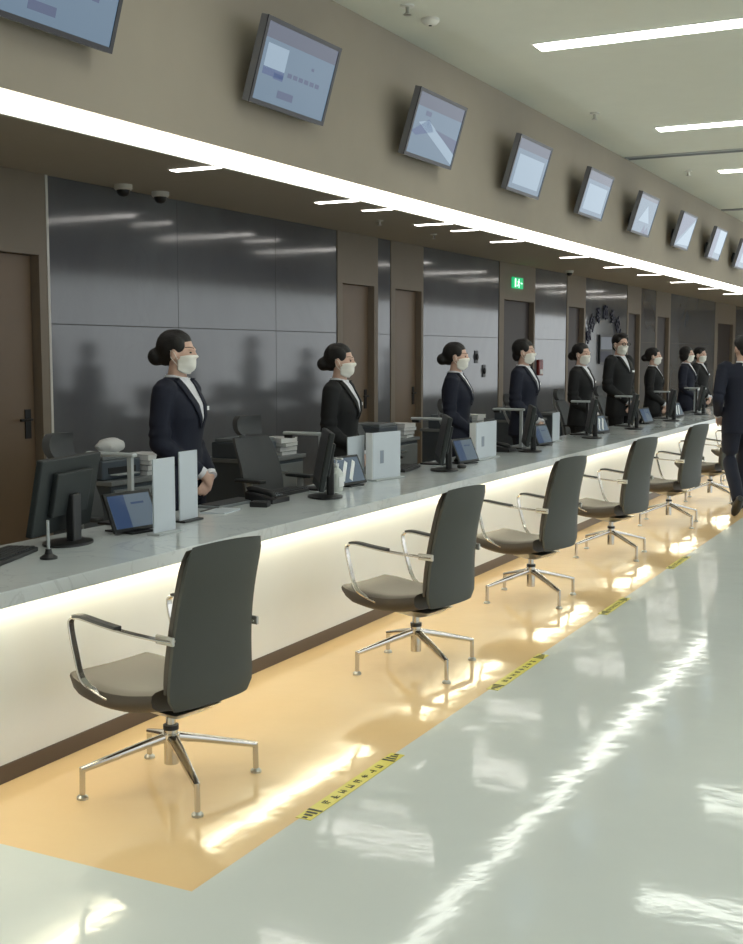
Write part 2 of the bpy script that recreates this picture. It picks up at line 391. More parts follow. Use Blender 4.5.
# ------------------------------------------------------------------ counter
CY0, CY1 = .3, 33
b = BM(); box(b, -3.24, -3.19, CY0, CY1, .07, .722); ctr = empty('service_counter', (0, 0, 0), 0, 'long white fronted service counter glowing warm under its marble worktop', 'counter')
o = new_obj('front_panel', b, 'front', ctr)
b = BM(); box(b, -3.26, -3.185, CY0, CY1, 0, .07); new_obj('plinth', b, 'kick', ctr, bevel=.003)
b = BM(); box(b, -3.16, -3.13, CY0, CY1, .700, .716); q = new_obj('led_strip', b, 'L_led', ctr); q['label'] = 'warm glowing strip under the worktop'
b = BM(); box(b, -3.72, -2.97, CY0, CY1, .722, .78); o = new_obj('counter_worktop', b, 'marble', bevel=.004); tag(o, 'long pale grey marble worktop of the service counter', 'worktop')
b = BM(); box(b, -3.72, -3.70, CY0, CY1, .0, .722); new_obj('back_panel', b, 'shelf', ctr)

# ------------------------------------------------------------------ floor tape
def tape(y0, y1, lab):
    t = empty('floor_tape', (-2.02, (y0+y1)/2, 0), 0, lab, 'floor tape', 'yellow waiting line tapes')
    L = (y1-y0)/2
    b = BM(); box(b, -.03, .03, -L, L, .0005, .002, 0)
    for s in (-1, 1):
        for k in range(4):
            h = .028*(1-k*.22); yy = s*(L-.085+k*.024)
            box(b, -h, h, yy-.007, yy+.007, .0021, .0027, 1)
    for k in range(8):     # row of blocky characters
        yy = -L*.55+k*L*1.1/7
        for q in range(4):
            a = rnd.uniform(-.014, .014); c = rnd.uniform(-.012, .012)
            if q % 2: box(b, a-.002, a+.002, yy-.014, yy+.014, .0021, .0026, 1)
            else: box(b, -.014, .014, yy+c-.002, yy+c+.002, .0021, .0026, 1)
    new_obj('tape_strip', b, ['yellow', 'glyph'], t)
tape(3.42, 4.17, 'yellow floor tape with black print nearest the camera, beside the front chair')
tape(5.2, 5.95, 'yellow floor tape with black print beyond the second chair')
tape(7.05, 7.6, 'yellow floor tape beyond the third chair')
tape(8.8, 9.4, 'faint yellow floor tape beyond the fourth chair')
tape(1.6, 2.27, 'scrap of yellow floor tape at the bottom left edge of the photo')

# ------------------------------------------------------------------ customer swivel chair
def sweep_bar(bm, pts, wdt, th, k=3):
    pts = smooth_path(pts, k)
    fr = frames(pts, Vector((0, 1, 0)))
    rings = []
    for p, u, v in fr:
        y = Vector((0, 1, 0)); n = u if abs(u.y) < .5 else v
        rings.append([p+y*(wdt/2*a)+n*(th/2*c) for a, c in ((-1, -1), (1, -1), (1, 1), (-1, 1))])
    loft(bm, rings)
def back_profile(z):       # x of the shell's rear face and its half width
    t = (z-.36)/.585
    x = .212+.03*t+.06*t*t-.012*math.sin(t*PI)
    hw = .208-.028*t+.004*math.cos(t*PI*1.6)-.03*max(0, 1-t*9)**2-.012*max(0, t*12-11)**2
    return x, hw
def make_chair():
    t = empty('swivel_chair')
    # base
    b = BM(); cyl(b, (0, 0), .027, .085, .215, 24); cyl(b, (0, 0), .034, .175, .2, 24); cyl(b, (0, 0), .018, .215, .285, 20); new_obj('column', b, 'chrome', t, True)
    b = BM(); cyl(b, (0, 0), .029, .215, .232, 24); new_obj('column_ring', b, 'black', t, True)
    for a in (232, 142, 52, -38):
        a = math.radians(a); d = Vector((math.cos(a), math.sin(a), 0))
        b = BM()
        tube(b, smooth_path([d*.02+Vector((0, 0, .185)), d*.13+Vector((0, 0, .160)), d*.33+Vector((0, 0, .108))], 3), [.022, .021, .02, .019, .017, .015, .012], 10, e=.7, rb=[.017, .016, .015, .014, .013, .012, .011])
        tube(b, [d*.328+Vector((0, 0, .117)), d*.33+Vector((0, 0, .012))], .0105, 12)
        lg = new_obj('leg', b, 'chrome', t, True)
        b = BM(); f = d*.33; lathe(b, [(.021, 0), (.021, .008), (.012, .016)], (f.x, f.y), 16); new_obj('glide', b, 'chrome2', lg, True)
    # seat mechanism
    b = BM()
    loft(b, [[Vector((x*s+.01, y*s2, z)) for x, y in ((-1, -1), (1, -1), (1, 1), (-1, 1))] for s, s2, z in ((.035, .03, .268), (.10, .07, .288), (.145, .12, .318))])
    new_obj('seat_support', b, 'chrome2', t, bevel=.006)
    # seat cushion
    rings = []
    for k in range(13):
        u = k/12; x = -.33+u*.475
        hw = .226-.03*max(0, 1-u*5)**2+.0*u
        zt = .425-.028*math.sin(u*PI)-.012*max(0, 1-u*4)**2; th = .086+.012*math.sin(u*PI)-.04*max(0, 1-u*5)**2
        r = []
        for i in range(20):
            a = 2*PI*i/20; c, s = math.cos(a), math.sin(a)
            yy = hw*math.copysign(abs(c)**.45, c); zz = zt-th/2+th/2*math.copysign(abs(s)**.6, s)
            zz += .014*(abs(yy)/hw)**3
            r.append(Vector((x, yy, zz)))
        rings.append(r)
    b = BM(); loft(b, rings); new_obj('seat', b, 'leather2', t, True)
    # seat shell below
    rings = []
    for k in range(9):
        u = k/8; x = -.29+u*.42; hw = .205
        r = []
        for i in range(11):
            v = -1+2*i/10
            r.append(Vector((x, v*hw, .328+.035*abs(v)**3-.012*math.sin(u*PI)+.01*u)))
        for i in range(10, -1, -1):
            v = -1+2*i/10
            r.append(Vector((x, v*hw, .348+.035*abs(v)**3-.012*math.sin(u*PI)+.01*u)))
        rings.append(r)
    b = BM(); loft(b, rings); new_obj('seat_shell', b, 'leather', t, True)
    # back: rear shell and front cushion
    def back(th, off, z0, z1, hwk, n=16):
        rings = []
        for k in range(n):
            u = k/(n-1); z = z0+(z1-z0)*u
            x, hw = back_profile(z); x += off; hw *= hwk
            tt = th*(1-.55*max(0, u*6-5)**2) ; tt *= (1-.3*max(0, 1-u*8)**2)
            r = []
            m = 14
            for i in range(m+1):
                v = -1+2*i/m
                r.append(Vector((x+tt/2-.02*v*v-.006*v**8, v*hw, z+.01*(1-v*v)*(u > .9))))
            for i in range(m, -1, -1):
                v = -1+2*i/m
                r.append(Vector((x-tt/2-.02*v*v+.006*v**8, v*hw, z+.01*(1-v*v)*(u > .9))))
            rings.append(r)
        b = BM(); loft(b, rings); return b
    new_obj('backrest', back(.026, .02, .36, .945, 1), 'leather', t, True, bevel=.004)
    new_obj('back_cushion', back(.035, -.008, .42, .93, .955), 'leather2', t, True, bevel=.004)
    # arm loops
    for s in (-1, 1):
        y = s*.242
        b = BM()
        sweep_bar(b, [(.238, s*.206, .618), (.15, s*.228, .622), (-.02, y, .632), (-.2, y, .648), (-.248, y, .640), (-.258, y, .61), (-.235, y, .52), (-.2, y, .425), (-.15, s*.225, .385), (-.06, s*.2, .352), (0, s*.12, .342)], .026, .009, 4)
        a = new_obj('armrest', b, 'chrome', t, bevel=.002)
        b = BM(); sweep_bar(b, [(.0, y, .639), (-.1, y, .647), (-.19, y, .656), (-.235, y, .652)], .034, .012, 3); new_obj('arm_pad', b, 'dgrey', a, bevel=.003)
        b = BM(); box(b, .16, .247, s*.211-.006, s*.211+.006, .603, .635); new_obj('arm_bracket', b, 'chrome2', a, bevel=.004)
    return t
chair = make_chair()
cs = [(-2.62, 3.48, 0, 'grey leather swivel chair nearest the camera, in front of the counter'),
      (-2.52, 5.41, 0, 'grey leather swivel chair, second from the camera in the row at the counter'),
      (-2.57, 7.29, -2, 'grey leather swivel chair, third from the camera in the row at the counter'),
      (-2.58, 9.2, -3, 'grey leather swivel chair, fourth from the camera in the row at the counter'),
      (-2.58, 11.15, -3, 'grey leather swivel chair, fifth from the camera, just left of the walking man'),
      (-2.60, 13.15, -3, 'grey leather swivel chair mostly hidden behind the walking man'),
      (-2.60, 15.1, 0, 'grey leather swivel chair at the far right edge beyond the walking man')]
for i, (x, y, a, lab) in enumerate(cs):
    o = chair if i == 0 else copy_tree(chair)
    o.location = (x, y, 0); o.rotation_euler = (0, 0, math.radians(a-10))
    for c in o.children:       # the four legs stay turned as the photo shows them
        if c.name.startswith('leg'): c.rotation_euler = (0, 0, math.radians(10-a))
    tag(o, lab, 'chair', 'swivel chairs for customers')

# ------------------------------------------------------------------ wall screens
def make_tv(var):
    t = empty('wall_screen')
    W, Hh, D = .745, .42, .04
    b = BM(); box(b, -D, 0, 0, W, 0, Hh); new_obj('casing', b, 'frameside', t, bevel=.003)
    b = BM(); f = .022
    for a in ((0, W, 0, f), (0, W, Hh-f, Hh), (0, f, f, Hh-f), (W-f, W, f, Hh-f)): box(b, 0, .006, *a)
    new_obj('bezel', b, 'frame', t)
    mats = ['screen_a', 'screen_hdr', 'screen_dk', 'screen_txt', 'screen_lt']
    b = BM(); box(b, 0, .0025, f, W-f, f, Hh-f, 0)
    z = .0027
    def rc(y0, y1, z0, z1, mi): box(b, .0025, .0029, f+y0*(W-2*f), f+y1*(W-2*f), f+z0*(Hh-2*f), f+z1*(Hh-2*f), mi)
    def tri(pts, mi):
        v = [b.verts.new((.0031, f+y*(W-2*f), f+zz*(Hh-2*f))) for y, zz in pts]; b.faces.new(v).material_index = mi
    if var == 0:
        rc(0, 1, .8, 1, 1); rc(.05, .33, .42, .74, 4); rc(.05, .33, .34, .44, 2); rc(.2, .33, .32, .4, 2)
        rc(.68, .72, .6, .64, 3)
        for k in range(6): rc(.38+.08*k, .44+.08*k, .4, .46, 3)
        rc(.3, .52, .1, .2, 3)
    elif var == 1:
        rc(0, 1, .78, 1, 1); tri([(0, .35), (.3, .62), (.45, .45), (.1, .3)], 2); tri([(.1, .52), (.3, .6), (1, .2), (1, .02)], 4); tri([(.45, .5), (1, .45), (1, .22)], 3); rc(.2, .32, .66, .74, 3)
    elif var == 2:
        rc(0, 1, .8, 1, 1); rc(.1, .9, .1, .7, 4)
    elif var == 3:
        rc(0, 1, .9, 1, 1); tri([(.2, .3), (.5, .75), (.8, .3)], 4); tri([(.5, 0), (.62, .25), (.72, 0)], 3); tri([(.65, 0), (.8, .2), (.95, 0)], 3)
    elif var == 4:
        tri([(0, .1), (0, 1), (1, 1)], 3); tri([(1, .1), (.1, .05), (1, .95)], 4)
    else:
        rc(.4, 1, .2, 1, 4); rc(0, .35, 0, 1, 3)
    new_obj('screen', b, mats, t)
    b = BM(); box(b, -.13, -D, W*.35, W*.65, .06, .2); box(b, -.2, -.12, W*.4, W*.6, .05, .12); new_obj('bracket', b, 'dgrey', t)
    return t
tl = [(3.32, 0, 'large looking wall screen cut off by the top left corner of the photo'),
      (5.11, 0, 'second wall screen from the left, showing a window with a blue picture'),
      (6.885, 1, 'third wall screen from the left, showing a pale diagonal shape'),
      (8.685, 2, 'fourth wall screen from the left, plain pale blue'),
      (10.49, 2, 'fifth wall screen from the left, plain pale blue'),
      (12.28, 3, 'sixth wall screen from the left, with dark figures at its foot'),
      (14.18, 4, 'seventh wall screen from the left, split by a diagonal'),
      (16.1, 5, 'eighth wall screen from the left, seen nearly edge on'),
      (18.0, 5, 'last visible wall screen, cut by the right edge of the photo')]
for y, v, lab in tl:
    t = make_tv(v); t.location = (-3.31, y, 2.845); t.rotation_euler = (0, math.radians(17), 0)
    tag(t, lab, 'screen', 'wall screens on the bulkhead')

# ------------------------------------------------------------------ people
def remesh(bm, name, m, vox, it=4, parent=None):
    me = bpy.data.meshes.new('tmp'); bmesh.ops.recalc_face_normals(bm, faces=bm.faces); bm.to_mesh(me); bm.free()
    o = bpy.data.objects.new('tmp', me); COL.objects.link(o)
    r = o.modifiers.new('r', 'REMESH'); r.mode = 'VOXEL'; r.voxel_size = vox
    s = o.modifiers.new('s', 'SMOOTH'); s.iterations = it; s.factor = .5
    dg = bpy.context.evaluated_depsgraph_get(); dg.update()
    nm = bpy.data.meshes.new_from_object(o.evaluated_get(dg)); nm.name = name
    bpy.data.objects.remove(o); bpy.data.meshes.remove(me)
    nm.materials.clear(); nm.materials.append(M[m])
    for p in nm.polygons: p.use_smooth = True
    q = bpy.data.objects.new(name, nm); COL.objects.link(q)
    if parent: q.parent = parent
    return q
def bvh_of(o):
    me = o.data
    return BVHTree.FromPolygons([v.co.copy() for v in me.vertices], [tuple(p.vertices) for p in me.polygons])
def X(x, y, z): return Vector((x, y, z))
UX, UY = Vector((1, 0, 0)), Vector((0, 1, 0))
def torso(b, spec, n=24, e=.85):
    loft(b, [ring((x, 0, z), UX, UY, d, wd, n, e) for z, wd, d, x in spec])
def hand(b, wrist, direction, palm_n, thumb_side, curl=.5, s=1.0):
    "palm and five separate bent fingers"
    d = Vector(direction).normalized(); n = Vector(palm_n).normalized(); side = d.cross(n).normalized()*thumb_side; n = side.cross(d).normalized()*thumb_side
    w0 = Vector(wrist)
    tube(b, [w0-d*.02, w0+d*.015*s, w0+d*.05*s, w0+d*.088*s], [.026*s, .031*s, .040*s, .038*s], 10, up=n, rb=[.02*s, .017*s, .016*s, .012*s])
    for k, (off, ln) in enumerate(((.030, .068), (.0105, .076), (-.0095, .07), (-.029, .054))):
        base = w0+d*.08*s+side*off*s; a = 0; p = base; pts = [p-d*.02]; dd = d.copy()
        for seg in (.42, .33, .25):
            pts.append(p.copy()); a += curl*(.55+.1*k)
            dd = (d*math.cos(a)+n*math.sin(a)).normalized(); p = p+dd*ln*seg*s
        pts.append(p)
        tube(b, pts, [.0095*s, .0095*s, .009*s, .0085*s, .0065*s], 8, up=side)
    p = w0+d*.028*s+side*.024*s
    d2 = (d*.6+side*.75+n*.2).normalized(); d3 = (d*.9+side*.3+n*.35).normalized()
    tube(b, [p, p+d2*.032*s, p+d2*.032*s+d3*.03*s, p+d2*.032*s+d3*.052*s], [.013*s, .0115*s, .0105*s, .008*s], 8, up=n)

def make_person(kind, pose, suit, label, hair='bun', glasses=False, mask=True, h=1.70, head_turn=0, badge=True):
    t = empty('person', label=label, cat='person')
    male = kind == 'm'
    sh = .20 if male else .17
    hipw = .16 if male else .17
    # arm paths (shoulder, elbow, wrist)
    shl = 1.405 if male else 1.385
    arms = []
    for s in (1, -1):
        S0 = X(-.01, s*(sh-.015), shl)
        if pose == 'clasp':
            E0 = X(-.02, s*(sh+.022), 1.11); W0 = X(.16, s*.05, .92 if s > 0 else .94)
        elif pose == 'desk':
            E0 = X(-.03, s*(sh+.06), 1.10); W0 = X(.2, s*.09, .99)
        else:
            E0 = X(-.10, s*(sh+.055), 1.12); W0 = X(.085, s*(sh-.0), .95)
        arms.append((s, S0, E0, W0))
    # legs
    legs = []
    for s in (1, -1):
        if pose == 'walk':
            if s > 0: legs.append((s, X(0, s*.085, .9), X(.02, s*.088, .50), X(-.24, s*.08, .16), (.62, -.55)))   # trailing, heel up
            else: legs.append((s, X(0, s*.085, .9), X(.17, s*.088, .49), X(.22, s*.08, .085), (1, 0)))
        else:
            legs.append((s, X(0, s*.085, .9), X(.015, s*.086, .49), X(-.02, s*.085, .085), (1, 0)))
    # ---- body: one continuous surface
    b = BM()
    torso(b, [(.86, hipw-.03, .10, 0), (.93, hipw-.01, .11, 0), (1.06, .125 if not male else .145, .095, 0), (1.22, .145+.02*male, .108, .01), (1.34, .15+.03*male, .10, 0), (1.41, sh-.045, .07, -.01), (1.445, .07, .055, -.012)])
    tube(b, [X(-.015, 0, 1.40), X(-.008, 0, 1.47), X(.002, 0, 1.53)], [.062, .052 if not male else .058, .05], 14)
    hz = 1.6
    R = Matrix.Rotation(head_turn, 4, 'Z')
    def hb(c, r, rot=None):
        c = R @ Vector(c); ball(b, c, r, mtx=(R @ rot) if rot else R, seg=18, rings=12)
    hb((-.012, 0, 1.615), (.093, .074, .088)); hb((.012, 0, 1.585), (.078, .067, .085)); hb((.03, 0, 1.535), (.055, .05, .052)); hb((.056, 0, 1.503), (.026, .026, .02))
    hb((.08, 0, 1.605), (.016, .045, .012))
    hb((.055, .034, 1.568), (.03, .022, .024)); hb((.055, -.034, 1.568), (.03, .022, .024))
    hb((.099, 0, 1.566), (.016, .011, .012)); hb((.091, 0, 1.583), (.012, .008, .024), Matrix.Rotation(-.35, 4, 'Y'))
    for s in (1, -1): hb((-.002, s*.078, 1.578), (.018, .009, .031), Matrix.Rotation(.2, 4, 'Y'))
    for s, S0, E0, W0 in arms:
        tube(b, smooth_path([S0-X(0, s*.04, 0), S0, (S0+E0)/2, E0, (E0+W0)/2, W0], 2), [.045, .046, .045, .043, .041, .038, .036, .036, .033, .028, .025], 10)
        if pose == 'clasp':
            hand(b, W0, X(.03, -s*.75, -.60) if s > 0 else X(.10, -s*.72, -.55), X(-.9, 0, -.35), -s*1.0, .35)
        elif pose == 'desk': hand(b, W0, X(.6, -s*.45, -.6), X(-.3, 0, -.9), s, .4)
        else: hand(b, W0, X(.75, -s*.45, -.55), X(-.2, -s*.8, -.5), s, .38)
    for s, H0, K0, A0, (fx, fz) in legs:
        tube(b, smooth_path([H0+X(0, 0, .03), (H0+K0)/2+X(.012, 0, 0), K0, (K0+A0)/2-X(.02, 0, 0), A0], 2), [.08, .078, .07, .062, .052, .05, .05, .044, .035], 12)
        f = X(fx, 0, fz).normalized()
        tube(b, [A0-f*.045-X(0, 0, .03), A0+f*.03-X(0, 0, .04), A0+f*.12-X(0, 0, .052)], [.024, .026, .024], 10, rb=[.024, .02, .012])
    body = remesh(b, 'body', 'skin', .0072, 3, t)
    body_bvh = bvh_of(body)
    # ---- jacket
    b = BM()
    jz = .80 if not male else .78
    bust = .018 if not male else 0
    torso(b, [(jz, hipw+.022, .128, -.005), (jz+.08, hipw+.02, .128, 0), (.98, hipw-.012 if not male else hipw+.012, .117, 0), (1.07, .135 if not male else .16, .108, 0), (1.16, .146 if not male else .17, .114, .004),
              (1.24, .16+.02*male, .122+bust*.5, .008), (1.31, .166+.025*male, .12+bust*.3, .002), (1.37, sh-.002, .098, -.008), (1.41, sh-.028, .08, -.014), (1.437, .10, .064, -.018), (1.458, .066, .058, -.018)], 32)
    for s, S0, E0, W0 in arms:
        W1 = W0+(E0-W0)*.06
        tube(b, smooth_path([S0-X(0, s*.05, .01), S0+X(0, 0, -.004), (S0+E0)/2+X(-.004, s*.004, 0), E0, (E0+W0)/2, W1], 3),
             [.066, .066, .066, .064, .062, .06, .059, .057, .056, .054, .052, .049, .046, .043, .041, .039], 14)
    for s, S0, E0, W0 in arms: ball(b, E0, (.057, .055, .062)); ball(b, (E0*.8+S0*.2), .06); ball(b, (E0*.8+W0*.2), .054)
    jacket = remesh(b, 'jacket', suit, .0085, 3, t)
    jb = bvh_of(jacket)
    # ---- skirt / trousers
    b = BM()
    torso(b, [(.79, hipw+.004, .108, 0), (.9, hipw+.004, .112, 0), (1.0, hipw-.02, .104, 0)], 20)
    for s, H0, K0, A0, _ in legs:
        tube(b, smooth_path([H0, (H0+K0)/2+X(.012, 0, 0), K0, (K0+A0)/2-X(.012, 0, 0), A0+X(0, 0, .0)], 2), [.096, .094, .086, .078, .07, .066, .064, .06, .058], 14)
    for s, H0, K0, A0, _ in legs: ball(b, K0, (.066, .066, .075))
    remesh(b, 'trousers', suit, .011, 3, t)
    # shoes
    for s, H0, K0, A0, (fx, fz) in legs:
        f = X(fx, 0, fz).normalized(); up = X(-fz, 0, fx).normalized()
        b = BM()
        loft(b, [ring(A0+f*a-up*(.048 if fz == 0 else .048)+up*hh*.5, Vector((0, 1, 0)), up, wd, hh*.62, 14, .8) for a, wd, hh in ((-.068, .024, .05), (-.05, .034, .066), (0, .038, .072), (.06, .043, .055), (.12, .045, .042), (.165, .034, .032), (.185, .015, .02))])
        so = new_obj('shoe', b, 'black', t, True)
    # ---- white shirt: collar and V between the lapels, laid on the jacket
    zb = 1.19 if not male else 1.27
    if pose != 'walk':
        b = BM(); NZ, NY = 22, 8
        rows = []
        for i in range(NZ+1):
            u = i/NZ; z = zb+(1.452-zb)*u; hw = .004+(.058 if not male else .05)*u**1.1
            r = []
            for j in range(NY+1):
                y = -hw+2*hw*j/NY
                hit = jb.ray_cast(X(.4, y, z), X(-1, 0, 0))
                x = hit[0].x if hit[0] is not None else .045
                x = max(x, .035)
                r.append(X(x+.004, y, z))
            rows.append(r)
        v = [[b.verts.new(p) for p in r] for r in rows]
        for i in range(NZ):
            for j in range(NY): b.faces.new((v[i][j], v[i][j+1], v[i+1][j+1], v[i+1][j]))
        so = new_obj('shirt', b, 'shirt', t, True); so.modifiers.new('s', 'SOLIDIFY').thickness = .003
        # lapels
        for s in (1, -1):
            b = BM(); rows = []
            for i in range(NZ+1):
                u = i/NZ; z = zb-.01+(1.45-zb+.01)*u; y0 = (.004+(.058 if not male else .05)*u**1.1)-.002
                wd = .006+.045*math.sin(min(1, u*1.25)*PI*.62)
                r = []
                for j in range(5):
                    y = s*(y0+wd*j/4); hit = jb.ray_cast(X(.4, y, z), X(-1, 0, 0)); x = hit[0].x if hit[0] is not None else .04
                    r.append(X(max(x, .0)+.007, y, z))
                rows.append(r)
            v = [[b.verts.new(p) for p in r] for r in rows]
            for i in range(NZ):
                for j in range(4): b.faces.new((v[i][j], v[i][j+1], v[i+1][j+1], v[i+1][j]))
            lo = new_obj('lapel', b, suit, jacket, True); lo.modifiers.new('s', 'SOLIDIFY').thickness = .004
    b = BM()
    fr = []
    for z, k, dx in ((1.425, 1.45, -.016), (1.445, 1.3, -.014), (1.462, 1.2, -.012), (1.470, 1.17, -.011)):
        fr.append(ring((dx, 0, z), UX, UY, .053*k, .053*k, 24))
    for q in fr:      # collar drops at the throat
        for p in q:
            if p.x > 0: p.z -= .018*(p.x/.06)
    loft(b, fr, cap=False)
    co = new_obj('collar', b, 'shirt', t, True); co.modifiers.new('s', 'SOLIDIFY').thickness = .003
    for s, S0, E0, W0 in arms:
        b = BM(); d = (W0-E0).normalized(); tube(b, [W0-d*.03, W0+d*.006], [.036, .034], 14); new_obj('cuff', b, 'shirt', t, True)
    if badge and pose != 'walk':
        hit = jb.ray_cast(X(.4, .085, 1.285), X(-1, 0, 0))
        if hit[0] is not None:
            p = hit[0]; b = BM(); box(b, p.x, p.x+.008, .065, .11, 1.275, 1.297); new_obj('name_badge', b, 'white', t)
    # ---- hair
    b = BM()
    def hh(c, r, rot=None): ball(b, R @ Vector(c), r, mtx=(R @ rot) if rot else R, seg=20, rings=12)
    if hair in ('bun', 'bob'):
        hh((-.028, 0, 1.622), (.096, .084, .094)); hh((.012, 0, 1.668), (.066, .064, .04), Matrix.Rotation(.5, 4, 'Y'))
        for s in (1, -1): hh((.0, s*.055, 1.635), (.06, .03, .05), Matrix.Rotation(.7, 4, 'Y'))
        hh((-.07, 0, 1.565), (.045, .055, .05))
        if hair == 'bun': hh((-.122, 0, 1.566), (.05, .058, .05)); hh((-.09, 0, 1.585), (.05, .055, .05))
        else:
            hh((-.045, 0, 1.55), (.068, .086, .075))
            for s in (1, -1): hh((-.005, s*.07, 1.57), (.045, .02, .07))
    elif hair == 'low':
        hh((-.028, 0, 1.622), (.097, .085, .094)); hh((.012, 0, 1.668), (.068, .064, .04), Matrix.Rotation(.5, 4, 'Y'))
        for s in (1, -1): hh((.0, s*.055, 1.635), (.062, .032, .05), Matrix.Rotation(.7, 4, 'Y'))
        hh((-.07, 0, 1.555), (.048, .06, .06))
    else:
        hh((-.022, 0, 1.63), (.096, .084, .09)); hh((.03, 0, 1.69), (.062, .066, .026), Matrix.Rotation(.15, 4, 'Y')); hh((-.06, 0, 1.56), (.045, .062, .05))
        for s in (1, -1): hh((.005, s*.06, 1.645), (.05, .022, .045))
        for k in range(7): hh((.07-.01*abs(k-3), -.045+.015*k, 1.685), (.02, .012, .016))
    remesh(b, 'hair', 'hair', .0075, 1, t)
    # ---- face: eyes, brows, lips
    for s in (1, -1):
        b = BM(); hit = body_bvh.ray_cast(R @ X(.3, s*.031, 1.588), R @ X(-1, 0, 0)); p = hit[0] if hit[0] is not None else R @ X(.08, s*.031, 1.588)
        ball(b, p, (.006, .0125, .0052), mtx=R, seg=12, rings=8); new_obj('eye', b, 'eye', t, True)
        b = BM(); pts = []
        for k in range(5):
            y = s*(.014+.009*k); z = 1.606+.006*math.sin(k/4*PI*.75)+.005
            hit = body_bvh.ray_cast(R @ X(.3, y, z), R @ X(-1, 0, 0)); pts.append((hit[0] if hit[0] is not None else R @ X(.08, y, z))+R @ X(.001, 0, 0))
        tube(b, pts, .002, 6); new_obj('eyebrow', b, 'hair', t, True)
    if mask:
        b = BM(); rows = []
        NA, NZ = 22, 10
        for i in range(NZ+1):
            u = i/NZ; z = 1.472+.104*u
            r = []
            for j in range(NA+1):
                a = math.radians(-78+156*j/NA); zz = z+ (1.535-z)*.35*(abs(a)/1.36)**3
                dr = X(math.cos(a), math.sin(a)*.9, 0)
                hit = body_bvh.ray_cast(R @ (X(.0, 0, zz)+dr*.3), R @ (-dr))
                rad = (hit[0]-R @ X(0, 0, zz)).length if hit[0] is not None else .07
                rad = max(min(rad, .104+.008*math.sin(u*PI)), .06)
                puff = .004+.012*max(0, math.sin(u*PI))**.8*max(0, math.cos(a*1.1))
                r.append((rad, dr, zz, puff))
            rows.append(r)
        for it in range(3):
            for i, r in enumerate(rows):
                q = [x[0] for x in r]
                rows[i] = [(max(q[j], (q[max(j-1, 0)]+q[j]+q[min(j+1, NA)])/3),)+r[j][1:] for j in range(NA+1)]
        v = []
        for i, r in enumerate(rows):
            v.append([b.verts.new(R @ (X(0, 0, zz)+dr*(rad+pf+(.0015 if i % 3 == 1 else 0)))) for rad, dr, zz, pf in r])
        for i in range(NZ):
            for j in range(NA): b.faces.new((v[i][j], v[i][j+1], v[i+1][j+1], v[i+1][j]))
        mo = new_obj('face_mask', b, 'maskm', t, True); mo.modifiers.new('s', 'SOLIDIFY').thickness = .003
        for s in (1, -1):
            b = BM(); tube(b, [R @ X(.022, s*.077, 1.552), R @ X(.005, s*.086, 1.59), R @ X(-.014, s*.085, 1.6), R @ X(-.012, s*.084, 1.56), R @ X(.02, s*.075, 1.52)], .0018, 6); new_obj('ear_loop', b, 'maskm', mo, True)
    else:
        b = BM(); ball(b, R @ X(.083, 0, 1.535), (.008, .022, .007), mtx=R); new_obj('lips', b, 'lip', t, True)
    if glasses:
        b = BM()
        for s in (1, -1):
            for k in range(12):
                a0, a1 = 2*PI*k/12, 2*PI*(k+1)/12
                tube(b, [R @ X(.106, s*.033+.024*math.cos(a0), 1.588+.017*math.sin(a0)), R @ X(.106, s*.033+.024*math.cos(a1), 1.588+.017*math.sin(a1))], .0036, 6)
            tube(b, [R @ X(.106, s*.057, 1.592), R @ X(.07, s*.08, 1.592), R @ X(0, s*.086, 1.59)], .003, 6)
        tube(b, [R @ X(.107, -.01, 1.591), R @ X(.107, .01, 1.591)], .002, 6)
        new_obj('glasses', b, 'black', t, True)
    return t
r = math.radians
staff = [  # x, y, height, kind, hair, suit, yaw, pose, label
    (-3.92, 5.33, 1.725, 'f', 'bun', 'navy', 9, 'clasp', 'woman clerk nearest the camera in navy suit and white mask, hands clasped low'),
    (-3.92, 7.18, 1.665, 'f', 'bun', 'blacksuit', 8, 'clasp', 'woman clerk in black suit and mask, second from the left, by the sanitizer bottle'),
    (-3.92, 9.2, 1.69, 'f', 'bun', 'navy', 12, 'clasp', 'woman clerk in navy suit and mask seen in profile, third from the left'),
    (-3.92, 10.85, 1.735, 'f', 'low', 'navy', 0, 'clasp', 'woman clerk in navy suit before the dark doorway, hair tucked low without a bun'),
    (-3.92, 12.68, 1.71, 'f', 'bun', 'blacksuit', -5, 'clasp', 'woman clerk in black suit, fifth from the left, just left of the man with glasses'),
    (-3.94, 14.3, 1.835, 'm', 'short', 'blacksuit', -18, 'clasp', 'tall man clerk in black suit with dark glasses and white mask'),
    (-3.92, 15.88, 1.675, 'f', 'bun', 'blacksuit', 5, 'clasp', 'woman clerk in black suit with a bun, first one right of the tall man'),
    (-3.92, 17.88, 1.70, 'f', 'bob', 'navy', 0, 'clasp', 'woman clerk in navy suit with bobbed hair, left one of the far pair'),
    (-3.92, 18.8, 1.69, 'm', 'short', 'blacksuit', -8, 'clasp', 'short haired clerk in black suit, right one of the far pair')]
protos = {}
for i, (x, y, h, kind, hair, suit, yaw, pose, lab) in enumerate(staff):
    p = make_person(kind, pose, suit, lab, hair, glasses=(i == 5), h=h, head_turn=r((8, 5, 0, 6, -12, -18, 0, 0, -12)[i]))
    p.location = (x, y, 0); p.rotation_euler = (0, 0, r(yaw)); p.scale = (h/1.71,)*3
    p['group'] = 'clerks standing behind the counter'
wk = make_person('m', 'walk', 'navy', 'man in dark navy suit walking away beyond the chairs, cut by the right edge', 'short', mask=False, h=1.78, head_turn=r(10), badge=False)
wk.location = (-2.12, 12.15, 0); wk.rotation_euler = (0, 0, r(118)); wk.scale = (1.77/1.71,)*3

